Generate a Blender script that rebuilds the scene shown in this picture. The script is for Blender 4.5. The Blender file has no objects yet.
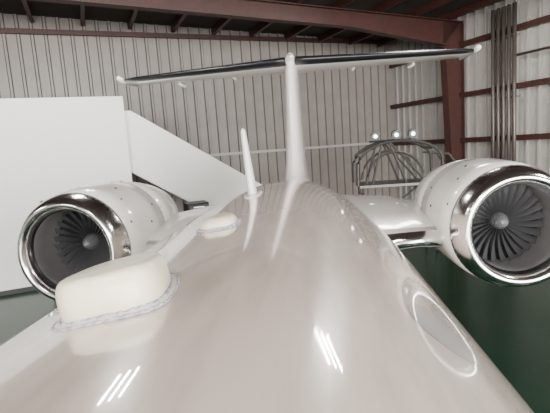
import bpy, bmesh, math, random
from mathutils import Vector, Matrix
random.seed(7)
pi=math.pi
# ------------------------------------------------------------ helpers
def mat(name, col, rough=.5, metal=0, coat=0, emis=None, estr=0, noise=None, bump=None, nscale=8, spec=.5, stretch=None, rvar=None):
    m=bpy.data.materials.new(name); m.use_nodes=True
    nt=m.node_tree; b=nt.nodes['Principled BSDF']
    b.inputs['Base Color'].default_value=(*col,1)
    b.inputs['Roughness'].default_value=rough
    b.inputs['Metallic'].default_value=metal
    b.inputs['Coat Weight'].default_value=coat
    b.inputs['Coat Roughness'].default_value=.03
    b.inputs['Specular IOR Level'].default_value=spec
    if emis:
        b.inputs['Emission Color'].default_value=(*emis,1); b.inputs['Emission Strength'].default_value=estr
    if noise or bump:
        tc=nt.nodes.new('ShaderNodeTexCoord'); n=nt.nodes.new('ShaderNodeTexNoise')
        n.inputs['Scale'].default_value=nscale; n.inputs['Detail'].default_value=6
        src=tc.outputs['Object']
        if stretch:
            mp=nt.nodes.new('ShaderNodeMapping'); mp.inputs['Scale'].default_value=stretch
            nt.links.new(src,mp.inputs['Vector']); src=mp.outputs[0]
        nt.links.new(src,n.inputs['Vector'])
        rp=nt.nodes.new('ShaderNodeValToRGB'); rp.color_ramp.elements[0].position=.4; rp.color_ramp.elements[1].position=.65
        nt.links.new(n.outputs['Fac'],rp.inputs[0])
        if noise:
            mx=nt.nodes.new('ShaderNodeMix'); mx.data_type='RGBA'
            mx.inputs[6].default_value=(*col,1); mx.inputs[7].default_value=(*noise,1)
            nt.links.new(rp.outputs[0],mx.inputs[0])
            nt.links.new(mx.outputs[2],b.inputs['Base Color'])
        if rvar:
            mr=nt.nodes.new('ShaderNodeMapRange'); mr.inputs[3].default_value=rvar[0]; mr.inputs[4].default_value=rvar[1]
            nt.links.new(rp.outputs[0],mr.inputs[0]); nt.links.new(mr.outputs[0],b.inputs['Coat Roughness'])
        if bump:
            bp=nt.nodes.new('ShaderNodeBump'); bp.inputs['Strength'].default_value=bump; bp.inputs['Distance'].default_value=.02
            nt.links.new(n.outputs['Fac'],bp.inputs['Height']); nt.links.new(bp.outputs[0],b.inputs['Normal'])
    return m
M={}
M['paint']=mat('aircraft_white_paint',(.70,.59,.51),.25,coat=1,noise=(.57,.48,.42),nscale=4.0,stretch=(3,.45,3),rvar=(.01,.08))
M['fin']=mat('tail_white_paint',(.84,.79,.75),.25,coat=1)
M['paint2']=mat('nacelle_paint',(.87,.83,.79),.25,coat=.7)
M['chrome']=mat('polished_aluminium',(.84,.83,.82),.17,1)
M['steel']=mat('brushed_metal',(.55,.55,.56),.3,1)
M['alu']=mat('stand_aluminium_tube',(.06,.056,.052),.35,.5)
M['black']=mat('black_rubber',(.010,.010,.012),.35)
M['dark']=mat('dark_interior',(.012,.012,.014),.5)
M['rivet']=mat('rivet_grey',(.22,.20,.19),.5)
M['blade']=mat('fan_blade_titanium',(.19,.19,.20),.35,.8)
M['spin']=mat('spinner_grey',(.14,.14,.145),.4,.3)
M['liner']=mat('intake_liner',(.34,.33,.33),.35,.5)
M['cream']=mat('antenna_radome',(.84,.75,.59),.4,coat=.3,noise=(.76,.67,.50),nscale=14)
M['flange']=mat('antenna_base_paint',(.80,.75,.73),.4,coat=.4)
M['seal']=mat('sealant',(.55,.53,.57),.6,noise=(.22,.23,.32),nscale=70,bump=.4)
M['intake_reflection']=mat('intake_reflection_tint',(.46,.42,.40),.3,coat=.8,noise=(.38,.35,.335),nscale=6,stretch=(1,.5,2))  # grey tint painted in for the reflected engine intake
M['seam']=mat('panel_seam',(.35,.32,.31),.5)
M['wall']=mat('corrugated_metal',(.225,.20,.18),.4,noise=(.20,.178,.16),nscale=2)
M['rib']=mat('corrugated_metal_rib_shade',(.125,.11,.097),.45)  # darker copy of the wall metal: shade painted onto the rib sides
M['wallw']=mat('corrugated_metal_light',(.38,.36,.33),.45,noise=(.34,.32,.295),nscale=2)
M['ribw_shade']=mat('corrugated_metal_light_rib_shade',(.20,.185,.165),.45)  # rib-side shade put into the colour, for the lighter wall
M['office']=mat('white_drywall',(.88,.88,.84),.7,bump=.05,nscale=80)
M['red']=mat('red_oxide_steel',(.048,.015,.012),.5,noise=(.035,.012,.009),nscale=6)
M['roof']=mat('roof_insulation',(.03,.02,.017),.8,noise=(.02,.014,.011),nscale=2)
M['floor']=mat('green_epoxy_floor',(.005,.030,.016),.22,noise=(.004,.022,.012),nscale=1.2)
M['tire']=mat('tire_rubber',(.02,.02,.02),.8)
M['tube']=mat('light_tube',(1,1,1),.5,emis=(1,.98,.94),estr=190)
M['conduit']=mat('galvanized_conduit',(.11,.09,.08),.4,.5)
M['door']=mat('grey_door',(.6,.6,.6),.5)

def mk(name, verts, faces, mats, fmi=None, smooth=True, parent=None, mw=None):
    me=bpy.data.meshes.new(name); me.from_pydata([tuple(v) for v in verts],[],faces)
    if not isinstance(mats,list): mats=[mats]
    for m in mats: me.materials.append(m)
    if fmi:
        for p,i in zip(me.polygons,fmi): p.material_index=i
    for p in me.polygons: p.use_smooth=smooth
    bm=bmesh.new(); bm.from_mesh(me); bmesh.ops.recalc_face_normals(bm,faces=bm.faces); bm.to_mesh(me); bm.free()
    o=bpy.data.objects.new(name,me); bpy.context.collection.objects.link(o)
    if mw is not None: o.matrix_world=mw
    if parent: o.parent=parent
    return o
def empty(name,loc=(0,0,0)):
    o=bpy.data.objects.new(name,None); o.location=loc; bpy.context.collection.objects.link(o); return o
class G:  # geometry accumulator
    def __init__(s): s.v=[];s.f=[];s.m=[]
    def add(s,v,f,mi=0):
        n=len(s.v); s.v+= [Vector(x) for x in v]; s.f+=[[i+n for i in q] for q in f]; s.m+=[mi]*len(f)
    def box(s,a,b,mi=0):
        x0,y0,z0=a;x1,y1,z1=b
        s.add([(x0,y0,z0),(x1,y0,z0),(x1,y1,z0),(x0,y1,z0),(x0,y0,z1),(x1,y0,z1),(x1,y1,z1),(x0,y1,z1)],
              [(0,3,2,1),(4,5,6,7),(0,1,5,4),(1,2,6,5),(2,3,7,6),(3,0,4,7)],mi)
    def tube(s,pts,r,mi=0,n=10,jit=0,closed=False):
        pts=[Vector(p) for p in pts]; N=len(pts); vs=[];fs=[]
        up=Vector((0,0,1))
        for i,p in enumerate(pts):
            if closed: t=pts[(i+1)%N]-pts[i-1]
            else: t=pts[min(i+1,N-1)]-pts[max(i-1,0)]
            t.normalize()
            a=up if abs(t.z)<.9 else Vector((1,0,0))
            u=t.cross(a).normalized(); w=u.cross(t)
            rr=r*(1+random.uniform(-jit,jit))
            for k in range(n):
                an=2*pi*k/n; vs.append(p+u*math.cos(an)*rr+w*math.sin(an)*rr)
        R=N if closed else N-1
        for i in range(R):
            for k in range(n):
                j=(i+1)%N; fs.append((i*n+k,i*n+(k+1)%n,j*n+(k+1)%n,j*n+k))
        if not closed: fs.append(tuple(range(n))); fs.append(tuple((N-1)*n+k for k in range(n)))
        s.add(vs,fs,mi)
    def loft(s,secs,mi=0,cap=True,mfun=None):
        n=len(secs[0]); vs=[p for q in secs for p in q]; base=len(s.v)
        s.v+=[Vector(p) for p in vs]
        for i in range(len(secs)-1):
            for k in range(n):
                s.f.append([base+i*n+k,base+i*n+(k+1)%n,base+(i+1)*n+(k+1)%n,base+(i+1)*n+k])
                s.m.append(mfun(i,k) if mfun else mi)
        if cap:
            s.f.append([base+k for k in range(n)]); s.m.append(mi)
            s.f.append([base+(len(secs)-1)*n+k for k in range(n)]); s.m.append(mi)
    def rev(s,prof,mats,c,n=64):  # about Y axis through c ; prof (y,r)
        c=Vector(c); base=len(s.v)
        for y,r in prof:
            for k in range(n):
                a=2*pi*k/n; s.v.append(c+Vector((r*math.cos(a),y,r*math.sin(a))))
        for i in range(len(prof)-1):
            for k in range(n):
                s.f.append([base+i*n+k,base+i*n+(k+1)%n,base+(i+1)*n+(k+1)%n,base+(i+1)*n+k]); s.m.append(mats[i])
    def make(s,name,mats,smooth=True,parent=None,mw=None):
        return mk(name,s.v,s.f,mats,s.m,smooth,parent,mw)
def sharp(o,ang=35):
    me=o.data; bm=bmesh.new(); bm.from_mesh(me)
    for e in bm.edges:
        if len(e.link_faces)==2 and e.calc_face_angle(0)>math.radians(ang): e.smooth=False
    bm.to_mesh(me); bm.free()
def interp(keys,x):
    if x<=keys[0][0]: return keys[0][1]
    for i in range(len(keys)-1):
        x0,y0=keys[i];x1,y1=keys[i+1]
        if x<=x1:
            m0=(y1-keys[i-1][1])/(x1-keys[i-1][0]) if i>0 else (y1-y0)/(x1-x0)
            m1=(keys[i+2][1]-y0)/(keys[i+2][0]-x0) if i+2<len(keys) else (y1-y0)/(x1-x0)
            if (i>0 and keys[i-1][1]==y0) or y0==y1: m0=0
            if y0==y1 or (i+2<len(keys) and keys[i+2][1]==y1): m1=0
            h=x1-x0;t=(x-x0)/h
            return (2*t**3-3*t*t+1)*y0+(t**3-2*t*t+t)*h*m0+(-2*t**3+3*t*t)*y1+(t**3-t*t)*h*m1
    return keys[-1][1]

# ------------------------------------------------------------ dimensions
CZ=3.30; AX=CZ-1.431; CX=.316
# ------------------------------------------------------------ aircraft
jet=empty('business_jet',(0,0,0))
TOP=[(-8,-.3),(-7.6,-.05),(-6.5,.45),(-5,.85),(-3.5,1.1),(3,1.1),(4.5,1.06),(6,.95),(7.5,.78),(9,.62),(10.5,.5),(11.6,.35)]
WID=[(-8,.03),(-7.6,.3),(-6.5,.7),(-5,.98),(-3.5,1.1),(3,1.1),(4.5,1.05),(6,.92),(7.5,.72),(9,.48),(10.5,.25),(11.6,.05)]
BOT=[(-8,-.35),(-7.6,-.65),(-6.5,-.95),(-5,-1.08),(-3.5,-1.1),(3,-1.1),(4.5,-1.05),(6,-.85),(7.5,-.5),(9,-.15),(10.5,.15),(11.6,.3)]
def surf(y,th,off=0):
    t=interp(TOP,y);b=interp(BOT,y);w=interp(WID,y)
    a=(t-b)/2
    return Vector(((w+off)*math.sin(th),y,AX+(t+b)/2+(a+off)*math.cos(th)))
def nrm(y,th):
    e=1e-3
    a=surf(y+e,th)-surf(y-e,th); b=surf(y,th+e)-surf(y,th-e)
    n=b.cross(a).normalized()
    return -n if n.z<0 else n
g=G(); ys=[-8+i*.14 for i in range(141)]
g.loft([[surf(y,2*pi*k/96) for k in range(96)] for y in ys])
fus=g.make('fuselage',M['paint'],parent=jet)

def airfoil(n=24):
    pts=[]
    def yt(x): return 5*(.2969*math.sqrt(x)-.126*x-.3516*x*x+.2843*x**3-.1036*x**4)
    for i in range(n+1):
        x=(1-math.cos(pi*i/n))/2; pts.append((x,yt(x)))
    for i in range(n-1,0,-1):
        x=(1-math.cos(pi*i/n))/2; pts.append((x,-yt(x)))
    return pts
AF=airfoil()
# fin
g=G()
secs=[]
for z,le,te,th in [(.40,6.2,11.0,.90),(.62,6.75,10.95,.70),(.72,7.05,10.9,.54),(.85,7.3,10.85,.43),(1.1,7.5,10.8,.37),(2.0,7.98,10.65,.30),(3.0,8.45,10.5,.26),(3.12,8.52,10.4,.2)]:
    c=te-le
    secs.append([(t*th*1.0,le+x*c,AX+z) for x,t in AF])
g.loft(secs)
g.make('vertical_stabilizer',M['fin'],parent=jet)
# bullet fairing
g=G(); prof=[]
for i in range(25):
    t=i/24; prof.append((8.3+2.9*t,max(.003,.12*math.sin(pi*min(1,t**.6))**.6)))
g.rev(prof,[0]*24,(0,0,CZ+1.58),32)
g.make('tail_bullet_fairing',M['fin'],parent=jet)
# stabilizers
for sgn in (-1,1):
    g=G(); secs=[]
    for f in [i/14 for i in range(15)]:
        X=.08+(3.6 if sgn<0 else 3.68)*f; le=8.42+1.15*f; c=1.7-.75*f; th=.21-.08*f
        if f>.99: th*=.5
        secs.append([(sgn*X,le+x*c,CZ+1.55+.09*f+t*th*2*.5) for x,t in AF])
    def mf(i,k):
        x=AF[k][0]; return 1 if (x<.11) else (2 if .70<x<.73 else 0)
    g.loft(secs,mfun=mf)
    g.make('horizontal_stabilizer',[M['paint2'],M['black'],M['seam']],parent=jet)
    g=G()
    g.tube([(sgn*3.70,9.35,CZ+1.64),(sgn*3.75,9.7,CZ+1.64),(sgn*3.73,10.5,CZ+1.64)],.05)
    g.make('stabilizer_tip_cap',M['paint2'],parent=jet)
    g=G()
    for xx in (1.3,2.6):
        g.tube([(sgn*xx,9.3+.3*xx,CZ+1.54),(sgn*xx,9.75+.3*xx,CZ+1.52),(sgn*xx,10.05+.2*xx,CZ+1.55)],.03)
    g.make('hinge_fairings',M['paint2'],parent=jet)

# engines
for sgn in (-1,1):
    c=Vector((sgn*2.14,4.0,AX+.53))
    eng=empty('engine_nacelle_'+('left' if sgn<0 else 'right'),(0,0,0)); eng.parent=jet
    g=G()
    prof=[(.62,.43),(.45,.428),(.30,.415),(.20,.405),(.13,.405),(.07,.415),(.03,.432),(.008,.455),(0,.475),(.008,.495),(.03,.518),(.07,.54),(.12,.559),(.17,.571),(.205,.577),(.207,.573),(.213,.573),(.215,.577),(.5,.603),(.9,.612),(1.2,.602),(1.205,.597),(1.215,.597),(1.22,.602),(1.6,.565),(2.0,.50),(2.3,.43),(2.3,.40),(1.9,.40)]
    ms=[]
    for i in range(len(prof)-1):
        y=prof[i][0]
        if i<4: ms.append(2)
        elif i<14: ms.append(1)
        elif i in(14,15,16): ms.append(3)
        elif i in(20,21,22): ms.append(3)
        elif i>=25: ms.append(4)
        else: ms.append(0)
    g.rev(prof,ms,c,96)
    g.make('nacelle_shell',[M['paint2'],M['chrome'],M['liner'],M['seam'],M['steel']],parent=eng)
    # fan
    g=G()
    g.rev([(.62,.43),(.62,.001)],[1],c,48)
    nb=28
    for b in range(nb):
        a0=2*pi*b/nb; vs=[]
        S=7
        for i in range(S):
            r=.085+.34*i/(S-1); tw=math.radians(25+32*i/(S-1)); ch=.045+.04*i/(S-1)
            aa=a0+.12*(i/(S-1))**2
            er=Vector((math.cos(aa),0,math.sin(aa))); et=Vector((-math.sin(aa),0,math.cos(aa)))
            d=(et*math.sin(tw)+Vector((0,1,0))*math.cos(tw))
            ctr=c+er*r+Vector((0,.53,0)); 
            vs+=[ctr-d*ch*.5, ctr+d*ch*.5]
        g.add(vs,[(2*i,2*i+1,2*i+3,2*i+2) for i in range(S-1)],0)
    sp=[(.38,.002),(.388,.02),(.41,.042),(.45,.063),(.50,.08),(.58,.09)]
    g.rev(sp,[2]*5,c,32)
    vs=[]
    for i in range(16):
        t=i/15; a=t*2*pi*.8; y=.395+.10*t; r=interp(sp,y)+.003
        for dy in (0,.010*math.sin(pi*t)+.003):
            vs.append(c+Vector((r*math.cos(a),y+dy-.002,r*math.sin(a))))
    g.add(vs,[(2*i,2*i+1,2*i+3,2*i+2) for i in range(15)],3)
    g.make('engine_fan',[M['blade'],M['dark'],M['spin'],M['steel']],parent=eng)
    # fasteners
    g=G()
    OP=prof[8:15]+prof[17:21]+prof[23:27]
    def orad(y): return interp(OP,y)
    for k in range(60):
        a=2*pi*k/60; nn=Vector((math.cos(a),0,math.sin(a)))
        for y in (.185,.245,1.17,1.25):
            r=orad(y)
            p=c+Vector((r*math.cos(a),y,r*math.sin(a)))
            g.tube([p-nn*.002,p+nn*.0015],.0065,mi=1,n=8)
    for y,a in ((.36,2.75),(.5,2.3),(.7,1.3),(.72,2.0),(.8,2.9),(.95,1.75),(1.0,1.2),(1.4,1.6),(1.05,2.6)):
        a2=a if sgn>0 else pi-a
        rr=orad(y)
        p=c+Vector((rr*math.cos(a2),y,rr*math.sin(a2))); nn=Vector((math.cos(a2),0,math.sin(a2)))
        g.tube([p-nn*.004,p+nn*.005],.013,n=10)
    g.make('nacelle_fasteners',[M['dark'],M['rivet']],parent=eng)
    # pylon
    g=G(); secs=[]
    for X,le,te,th in [(.62,4.1,7.6,.44),(.95,4.25,7.4,.38),(1.15,4.38,7.25,.33),(1.35,4.45,7.1,.31),(1.78,4.45,6.3,.36)]:
        secs.append([(sgn*X,le+x*(te-le),AX+.37+.16*x+t*th) for x,t in AF])
    g.loft(secs,mfun=lambda i,k:1 if AF[k][0]<.03 else (2 if .03<=AF[k][0]<.045 else 0))
    g.make('engine_pylon',[M['paint2'],M['chrome'],M['seam']],parent=eng)

# antennas on the spine
def frame_at(y,th,yaw=0):
    p=surf(y,th); n=nrm(y,th)
    yy=(surf(y+.01,th)-surf(y-.01,th)).normalized(); xx=yy.cross(n).normalized()
    m=Matrix((( xx.x,yy.x,n.x,p.x),(xx.y,yy.y,n.y,p.y),(xx.z,yy.z,n.z,p.z),(0,0,0,1)))
    return m@Matrix.Rotation(yaw,4,'Z')
def sup(a,b,n,N,yoff=0,taper=0):
    out=[]
    for k in range(N):
        t=2*pi*k/N; c_,s_=math.cos(t),math.sin(t)
        x=a*abs(c_)**(2/n)*(1 if c_>0 else -1); y=b*abs(s_)**(2/n)*(1 if s_>0 else -1)
        x*=1-taper*(y/b+1)/2
        out.append((x,y+yoff))
    return out
def drop(px): return -px*px/(2*1.1)
def radome(name,y,th,w,l,h,yaw,ex,prof):
    mw=frame_at(y,th,yaw); root=empty(name); root.parent=jet
    g=G(); secs=[]
    N=72
    for z,sc in prof:
        o=sup(w/2*sc,l/2*(1-(1-sc)*.85),ex,N,taper=.22)
        secs.append([(px,py,(z*h)*(1-.2*(py/l+.5)) ) for px,py in o])
    g.loft(secs)
    ob=g.make('radome_body',M['cream'],parent=root); ob.matrix_world=mw
    g=G(); secs=[]
    for z,sc in [(-.03,1.13),(.002,1.13),(.005,1.10),(.006,.9)]:
        secs.append([(px,py,z+drop(px)) for px,py in sup(w/2*sc,l/2*sc,ex,N,taper=.2)])
    g.loft(secs); ob=g.make('base_flange',M['flange'],parent=root); ob.matrix_world=mw
    g=G()
    g.tube([(px*(1+random.uniform(-.012,.012)),py*(1+random.uniform(-.012,.012)),.002+drop(px)) for px,py in sup(w/2*1.13,l/2*1.13,ex,200,taper=.2)],.0032,jit=.5,closed=True,n=8)
    g.tube([(px,py,.006+drop(px)) for px,py in sup(w/2*1.01,l/2*1.01,ex,200,taper=.22)],.0035,jit=.5,closed=True,n=8)
    ob=g.make('sealant_bead',M['seal'],parent=root); ob.matrix_world=mw
radome('antenna_radome_near',1.01,-.153,.26,.30,.096,.10,2.9,[(-.25,1.0),(.35,.997),(.62,.985),(.78,.96),(.88,.92),(.945,.87),(.98,.80),(1.0,.66),(1.01,.3),(1.01,.05)])
radome('antenna_radome_far',1.94,-.11,.185,.28,.05,.05,2.4,[(-.25,1.0),(.1,.99),(.35,.96),(.55,.91),(.72,.83),(.85,.72),(.94,.57),(.99,.36),(1.0,.05)])
# blade antenna
mw=frame_at(3.15,-.115,.06); g=G(); secs=[]
for z,le,c,th in [(-.03,-.17,.36,.075),(.03,-.15,.33,.065),(.2,-.06,.26,.055),(.38,.04,.19,.045),(.46,.08,.15,.038),(.485,.11,.10,.018)]:
    secs.append([(t*th*1.0,le+x*c,z) for x,t in AF])
g.loft(secs)
secs=[]
for z,sc in [(-.02,1.1),(.006,1.05),(.012,.9)]:
    secs.append([(px,py,z) for px,py in sup(.06*sc,.24*sc,2.2,40)])
g.loft(secs)
ob=g.make('blade_antenna',M['paint2'],parent=jet); ob.matrix_world=mw
# added disc whose grey paints the engine intake's reflection onto the fuselage
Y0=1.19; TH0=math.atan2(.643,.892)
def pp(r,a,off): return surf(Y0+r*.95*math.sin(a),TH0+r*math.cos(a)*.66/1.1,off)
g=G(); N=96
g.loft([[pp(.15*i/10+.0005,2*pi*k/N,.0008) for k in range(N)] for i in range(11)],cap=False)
g.make('intake_reflection_disc',[M['intake_reflection']],parent=jet)

# landing gear
def wheel(g,c,r,w):
    prof=[(-w*.3,.01),(-w*.3,r*.5),(-w/2,r*.6),(-w/2,r*.88),(-w*.3,r),(w*.3,r),(w/2,r*.88),(w/2,r*.6),(w*.3,r*.5),(w*.3,.01)]
    vs=[];n=32
    for y,rr in prof:
        for k in range(n):
            a=2*pi*k/n; vs.append(Vector(c)+Vector((y,rr*math.cos(a),rr*math.sin(a))))
    fs=[(i*n+k,i*n+(k+1)%n,(i+1)*n+(k+1)%n,(i+1)*n+k) for i in range(len(prof)-1) for k in range(n)]
    g.add(vs,fs,1)
g=G()
for X,Y in ((-.75,1.2),(.75,1.2),(0,-5.2)):
    g.tube([(X,Y,AX-.8),(X,Y,.3)],.06)
    g.tube([(X-.22,Y,.3),(X+.22,Y,.3)],.04)
    for d in (-.17,.17): wheel(g,(X+d,Y,.3),.3,.17)
g.make('landing_gear',[M['steel'],M['tire']],parent=jet)

# ------------------------------------------------------------ hangar
A=math.radians(28)
KO=Vector((CX+3.8,21.0,0))
H=Matrix.Translation(KO)@Matrix.Rotation(A,4,'Z')
L=-27; F=-31; EZ=7.5; SL=.035
def top_z(x): return EZ-SL*x
def corr(name,length,axis,ztop,m,mr,pitch=.40,d=.06):
    g=G(); prof=[];u=0
    while u<length:
        prof+=[(u,0),(u+pitch*.68,0),(u+pitch*.76,d),(u+pitch*.92,d)]; u+=pitch
    prof=[p for p in prof if p[0]<=length]+[(length,0)]
    vs=[]
    for uu,dd in prof:
        for z in (0,1):
            if axis=='x': vs.append((-uu,-dd,z*ztop(-uu)))
            else: vs.append((-dd,-uu,z*ztop(0)))
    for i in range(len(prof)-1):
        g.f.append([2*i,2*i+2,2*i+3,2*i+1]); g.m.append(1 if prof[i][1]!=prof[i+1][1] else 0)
    g.v=[Vector(v) for v in vs]
    if axis=='x': g.box((L,.06,0),(.3,.16,EZ))
    else: g.box((.06,F,0),(.16,.0,EZ))
    return g.make(name,[m,mr],False,mw=H)
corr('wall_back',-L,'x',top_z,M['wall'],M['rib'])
corr('wall_right',-F,'y',top_z,M['wallw'],M['ribw_shade'])
g=G(); g.box((L-.1,F,0),(L,.1,EZ-SL*L)); g.make('wall_left',M['wall'],False,mw=H)
g=G(); g.box((L-2,F-8,-.2),(.2,.2,0)); g.make('floor',M['floor'],False,mw=H)
g=G(); v=[(L,F,top_z(L)),(.2,F,EZ),(.2,.2,EZ),(L,.2,top_z(L))]
g.add(v+[(a,b,c+.15) for a,b,c in v],[(0,1,2,3),(7,6,5,4),(0,4,5,1),(1,5,6,2),(2,6,7,3),(3,7,4,0)])
g.make('ceiling',M['roof'],False,mw=H)
g=G(); x=-.8
while x>L:
    z=top_z(x); g.box((x-.03,F,z-.22),(x+.03,-.1,z-.0)); g.box((x-.03,F,z-.24),(x+.09,-.1,z-.21)); x-=1.5
g.make('roof_purlins',M['red'],False,mw=H)
def frame(yy):
    g=G()
    def prism(poly,y0,y1):
        n=len(poly); vv=[(a,y0,b) for a,b in poly]+[(a,y1,b) for a,b in poly]
        g.add(vv,[tuple(range(n)),tuple(range(2*n-1,n-1,-1))]+[(i,(i+1)%n,n+(i+1)%n,n+i) for i in range(n)])
    zc=EZ-.25
    g.box((-.12,yy-.13,0),(-.08,yy+.13,EZ-.2))
    prism([(-.1,0),(-.6,0),(-.95,zc-.9),(-.1,zc-.9)],yy-.01,yy+.01)
    prism([(-.1,zc-.9),(-.95,zc-.9),(-.95,zc),(-.1,zc)],yy-.01,yy+.01)
    prism([(-.58,0),(-.62,0),(-.97,zc-.9),(-.93,zc-.9)],yy-.15,yy+.15)
    def rz(x): return top_z(x)-.24
    X1=L+.1
    prism([(-.1,rz(-.1)),(-.95,rz(-.95)-.85),(-5,rz(-5)-.5),(X1,rz(X1)-.45),(X1,rz(X1))],yy-.01,yy+.01)
    prism([(-.7,rz(-.95)-.83),(-.95,rz(-.95)-.87),(-5,rz(-5)-.52),(X1,rz(X1)-.47),(X1,rz(X1)-.44),(-5,rz(-5)-.48),(-.95,rz(-.95)-.83)],yy-.15,yy+.15)
    prism([(-.1,rz(-.1)-.02),(-.1,rz(-.1)+.01),(X1,rz(X1)+.01),(X1,rz(X1)-.02)],yy-.15,yy+.15)
    g.make('steel_frame',M['red'],False,mw=H)
for yy in (-4.1,-11.5,-19,-26.5): frame(yy)
g=G()
for z in (1.2,3.0,4.65,6.45):
    g.box((-.2,F,z-.08),(-.065,-.08,z+.08))
    g.box((-.22,F,z+.05),(-.19,-.08,z+.10))
g.make('wall_girts',M['red'],False,mw=H)
g=G(); g.box((-11,-.14,3.05),(-.25,-.065,3.15)); g.make('trim_1',M['wallw'],False,mw=H)
g=G(); g.box((L,-.2,EZ-.1),(-.25,-.065,EZ+.05)); g.make('trim_2',M['red'],False,mw=H)
g=G()
for i in range(5):
    g.tube([(-.33,-5.7-.2*i,.0),(-.33,-5.7-.2*i,EZ-.3)],.065,n=12)
for z in (2,4.3,6.2): g.box((-.28,-6.65,z),(-.24,-5.55,z+.06))
g.tube([(-.33,-6.6,5.6),(-.33,-11.0,5.6)],.04)
g.make('electrical_conduits',M['conduit'],mw=H)
g=G(); g.box((L+.05,-4.0,0),(-12.1,-.12,4.9)); 
ob=g.make('wall_office',M['office'],False,mw=H)
g=G(); g.box((L+.1,-4.03,0),(-12.08,-4.0,.12)); g.make('baseboard_office',M['dark'],False,mw=H)
g=G()
x0,x1=-14.35,-13.35
g.box((x0,-4.04,0),(x1,-4.005,2.25),0); g.box((x0-.06,-4.05,0),(x0,-4.0,2.31),1);g.box((x1,-4.05,0),(x1+.06,-4.0,2.31),1);g.box((x0-.06,-4.05,2.25),(x1+.06,-4.0,2.31),1)
g.make('door_1',[M['door'],M['dark']],False,mw=H)
# stairs
g=G()
def par(y0,y1):
    pts=[(-12.08,2.85),(-12.08,4.55),(-11.9,4.55),(-5.6,.45),(-5.6,0),(-7.7,0)]
    n=len(pts); vv=[(a,y0,b) for a,b in pts]+[(a,y1,b) for a,b in pts]
    g.add(vv,[tuple(range(n)),tuple(range(2*n-1,n-1,-1))]+[(i,(i+1)%n,n+(i+1)%n,n+i) for i in range(n)])
par(-3.6,-3.5); par(-2.3,-2.2)
for i in range(17):
    z=.18*(i+1); x=-7.3-.277*i
    g.box((x-.28,-3.5,z-.04),(x,-2.3,z))
g.make('staircase',M['office'],False,mw=H)
# tool cabinet
g=G(); g.box((-10.75,-4.6,.1),(-10.15,-4.0,1.85),0)
for i in range(6): g.box((-10.71,-4.62,.2+.27*i),(-10.19,-4.6,.44+.27*i),1); g.box((-10.6,-4.64,.38+.27*i),(-10.3,-4.62,.40+.27*i),2)
for a in (-10.68,-10.22):
    for b in (-4.5,-4.1): g.box((a-.04,b-.04,0),(a+.04,b+.04,.1),0)
g.make('tool_cabinet',[M['dark'],M['black'],M['steel']],False,mw=H)

# maintenance stand (world coords)
st=G()
bx,by=2.7,13.2
for dx in (-1.0,1.0):
    for dy in (-.6,.6):
        st.tube([(bx+dx,by+dy,.12),(bx+dx,by+dy,2.0)],.04)
        st.tube([(bx+dx-.02,by+dy,.07),(bx+dx+.03,by+dy,.07)],.07,mi=1,n=16)
st.box((bx-1.1,by-.65,1.93),(bx+1.1,by+.65,2.0))
for dy in (-.6,.6):
    arc=[(bx-1.15,by+dy,2.0)]
    for i in range(15):
        a=pi-pi*i/14*.9
        arc.append((bx+1.2*math.cos(a)+.05,by+dy,2.4+.8*math.sin(a)**.8))
    arc.append((bx+1.2,by+dy,2.0))
    st.tube(arc,.048)
    arc=[]
    for i in range(13):
        a=pi-pi*i/12*.92
        arc.append((bx+.8*math.cos(a)-.1,by+dy,2.05+.85*math.sin(a)))
    st.tube(arc,.036)
    st.tube([(bx-.75,by+dy,2.0),(bx-.45,by+dy,3.12)],.034)
    st.tube([(bx+.2,by+dy,2.0),(bx-.25,by+dy,3.2)],.034)
    st.tube([(bx-.25,by+dy,3.2),(bx+.75,by+dy,2.0)],.03)
    st.tube([(bx-1.0,by+dy,.4),(bx+1.0,by+dy,1.95)],.025)
    st.tube([(bx+.95,by+dy,2.8),(bx+1.35,by+dy,2.75),(bx+1.6,by+dy,2.4),(bx+1.65,by+dy,1.9),(bx+1.1,by+dy,1.9)],.035)
for z in (.5,1.1,1.7): st.tube([(bx-1.0,by-.6,z),(bx-1.0,by+.6,z)],.025)
for a in (-1.05,-.35,.4,.95):
    z=2.4+.8*math.sqrt(max(0,1-(a/1.2)**2))**.8; st.tube([(bx+a,by-.6,z),(bx+a,by+.6,z)],.035)
st.tube([(bx-.8,by-.62,3.22),(bx+.4,by-.62,3.22)],.03,mi=1)
for a in (-.62,-.05,.4):
    st.tube([(bx+a,by-.62,3.2),(bx+a,by-.62,3.34)],.025,mi=1)
    # round-bodied work lamp: housing + lens
    st.tube([(bx+a,by-.50,3.38),(bx+a,by-.58,3.37),(bx+a,by-.66,3.36)],.12,mi=1,n=20)
    st.tube([(bx+a,by-.661,3.36),(bx+a,by-.672,3.36)],.055,mi=2,n=16)
st.make('maintenance_stand',[M['alu'],M['black'],M['steel']],True)
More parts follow.
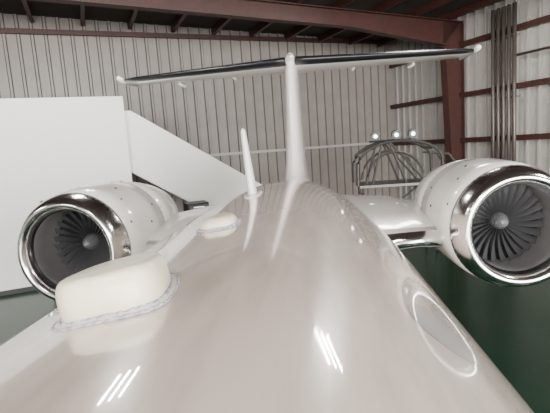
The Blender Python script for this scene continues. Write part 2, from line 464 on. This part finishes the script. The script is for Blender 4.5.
sharp(bpy.data.objects['maintenance_stand'])

# ceiling light fixtures
def fixture(X,Y,Z,rot,s=1):
    hp=H.inverted()@Vector((X,Y,0)); top=top_z(hp.x)
    g=G(); g.box((-.5*s,-.75*s,.06),(.5*s,.75*s,.12),0)
    for i in (-1,0,1): g.tube([(i*.36*s,-.7*s,.02),(i*.36*s,.7*s,.02)],.035,mi=1,n=12)
    for b in (-.5,.5): g.tube([(0,b,.12),(0,b,top-Z)],.01)
    g.make('ceiling_light',[M['office'],M['tube']],False,mw=Matrix.Translation((X,Y,Z))@Matrix.Rotation(rot,4,'Z'))
for X,Y,r,s in ((3.3,11.2,A,1),(-3.5,7.6,.1,.75),(6.5,3.5,A,1),(-1.5,-2.5,A,1),(-9,1.5,A,1),(-6.5,-5,A,1)):
    fixture(X,Y,CZ+3.75,r,s)

# ------------------------------------------------------------ lights / world
w=bpy.data.worlds.new('World'); bpy.context.scene.world=w; w.use_nodes=True
bg=w.node_tree.nodes['Background']; bg.inputs[0].default_value=(.95,.97,1,1); bg.inputs[1].default_value=3.0
def area(name,loc_h,target_h,sx,sy,e,col):
    l=bpy.data.lights.new(name,'AREA'); l.shape='RECTANGLE'; l.size=sx; l.size_y=sy; l.energy=e; l.color=col
    o=bpy.data.objects.new(name,l); bpy.context.collection.objects.link(o)
    p=H@Vector(loc_h); t=H@Vector(target_h)
    o.location=p; o.rotation_euler=(t-p).to_track_quat('-Z','Y').to_euler()
area('hangar_door_daylight',(-13.5,F+.3,3.6),(-13.5,-5,3.2),22,6.5,13000,(1,.98,.95))

# ------------------------------------------------------------ camera
cam=bpy.data.cameras.new('camera'); co=bpy.data.objects.new('camera',cam); bpy.context.collection.objects.link(co)
cam.sensor_width=36; cam.lens=36*440/550; cam.clip_start=.02
co.matrix_world=Matrix.Translation((CX,0,CZ))@Matrix.Rotation(math.radians(5.3),4,'Z')@Matrix.Rotation(math.radians(90-7.87),4,'X')@Matrix.Rotation(math.radians(-4),4,'Z')
bpy.context.scene.camera=co
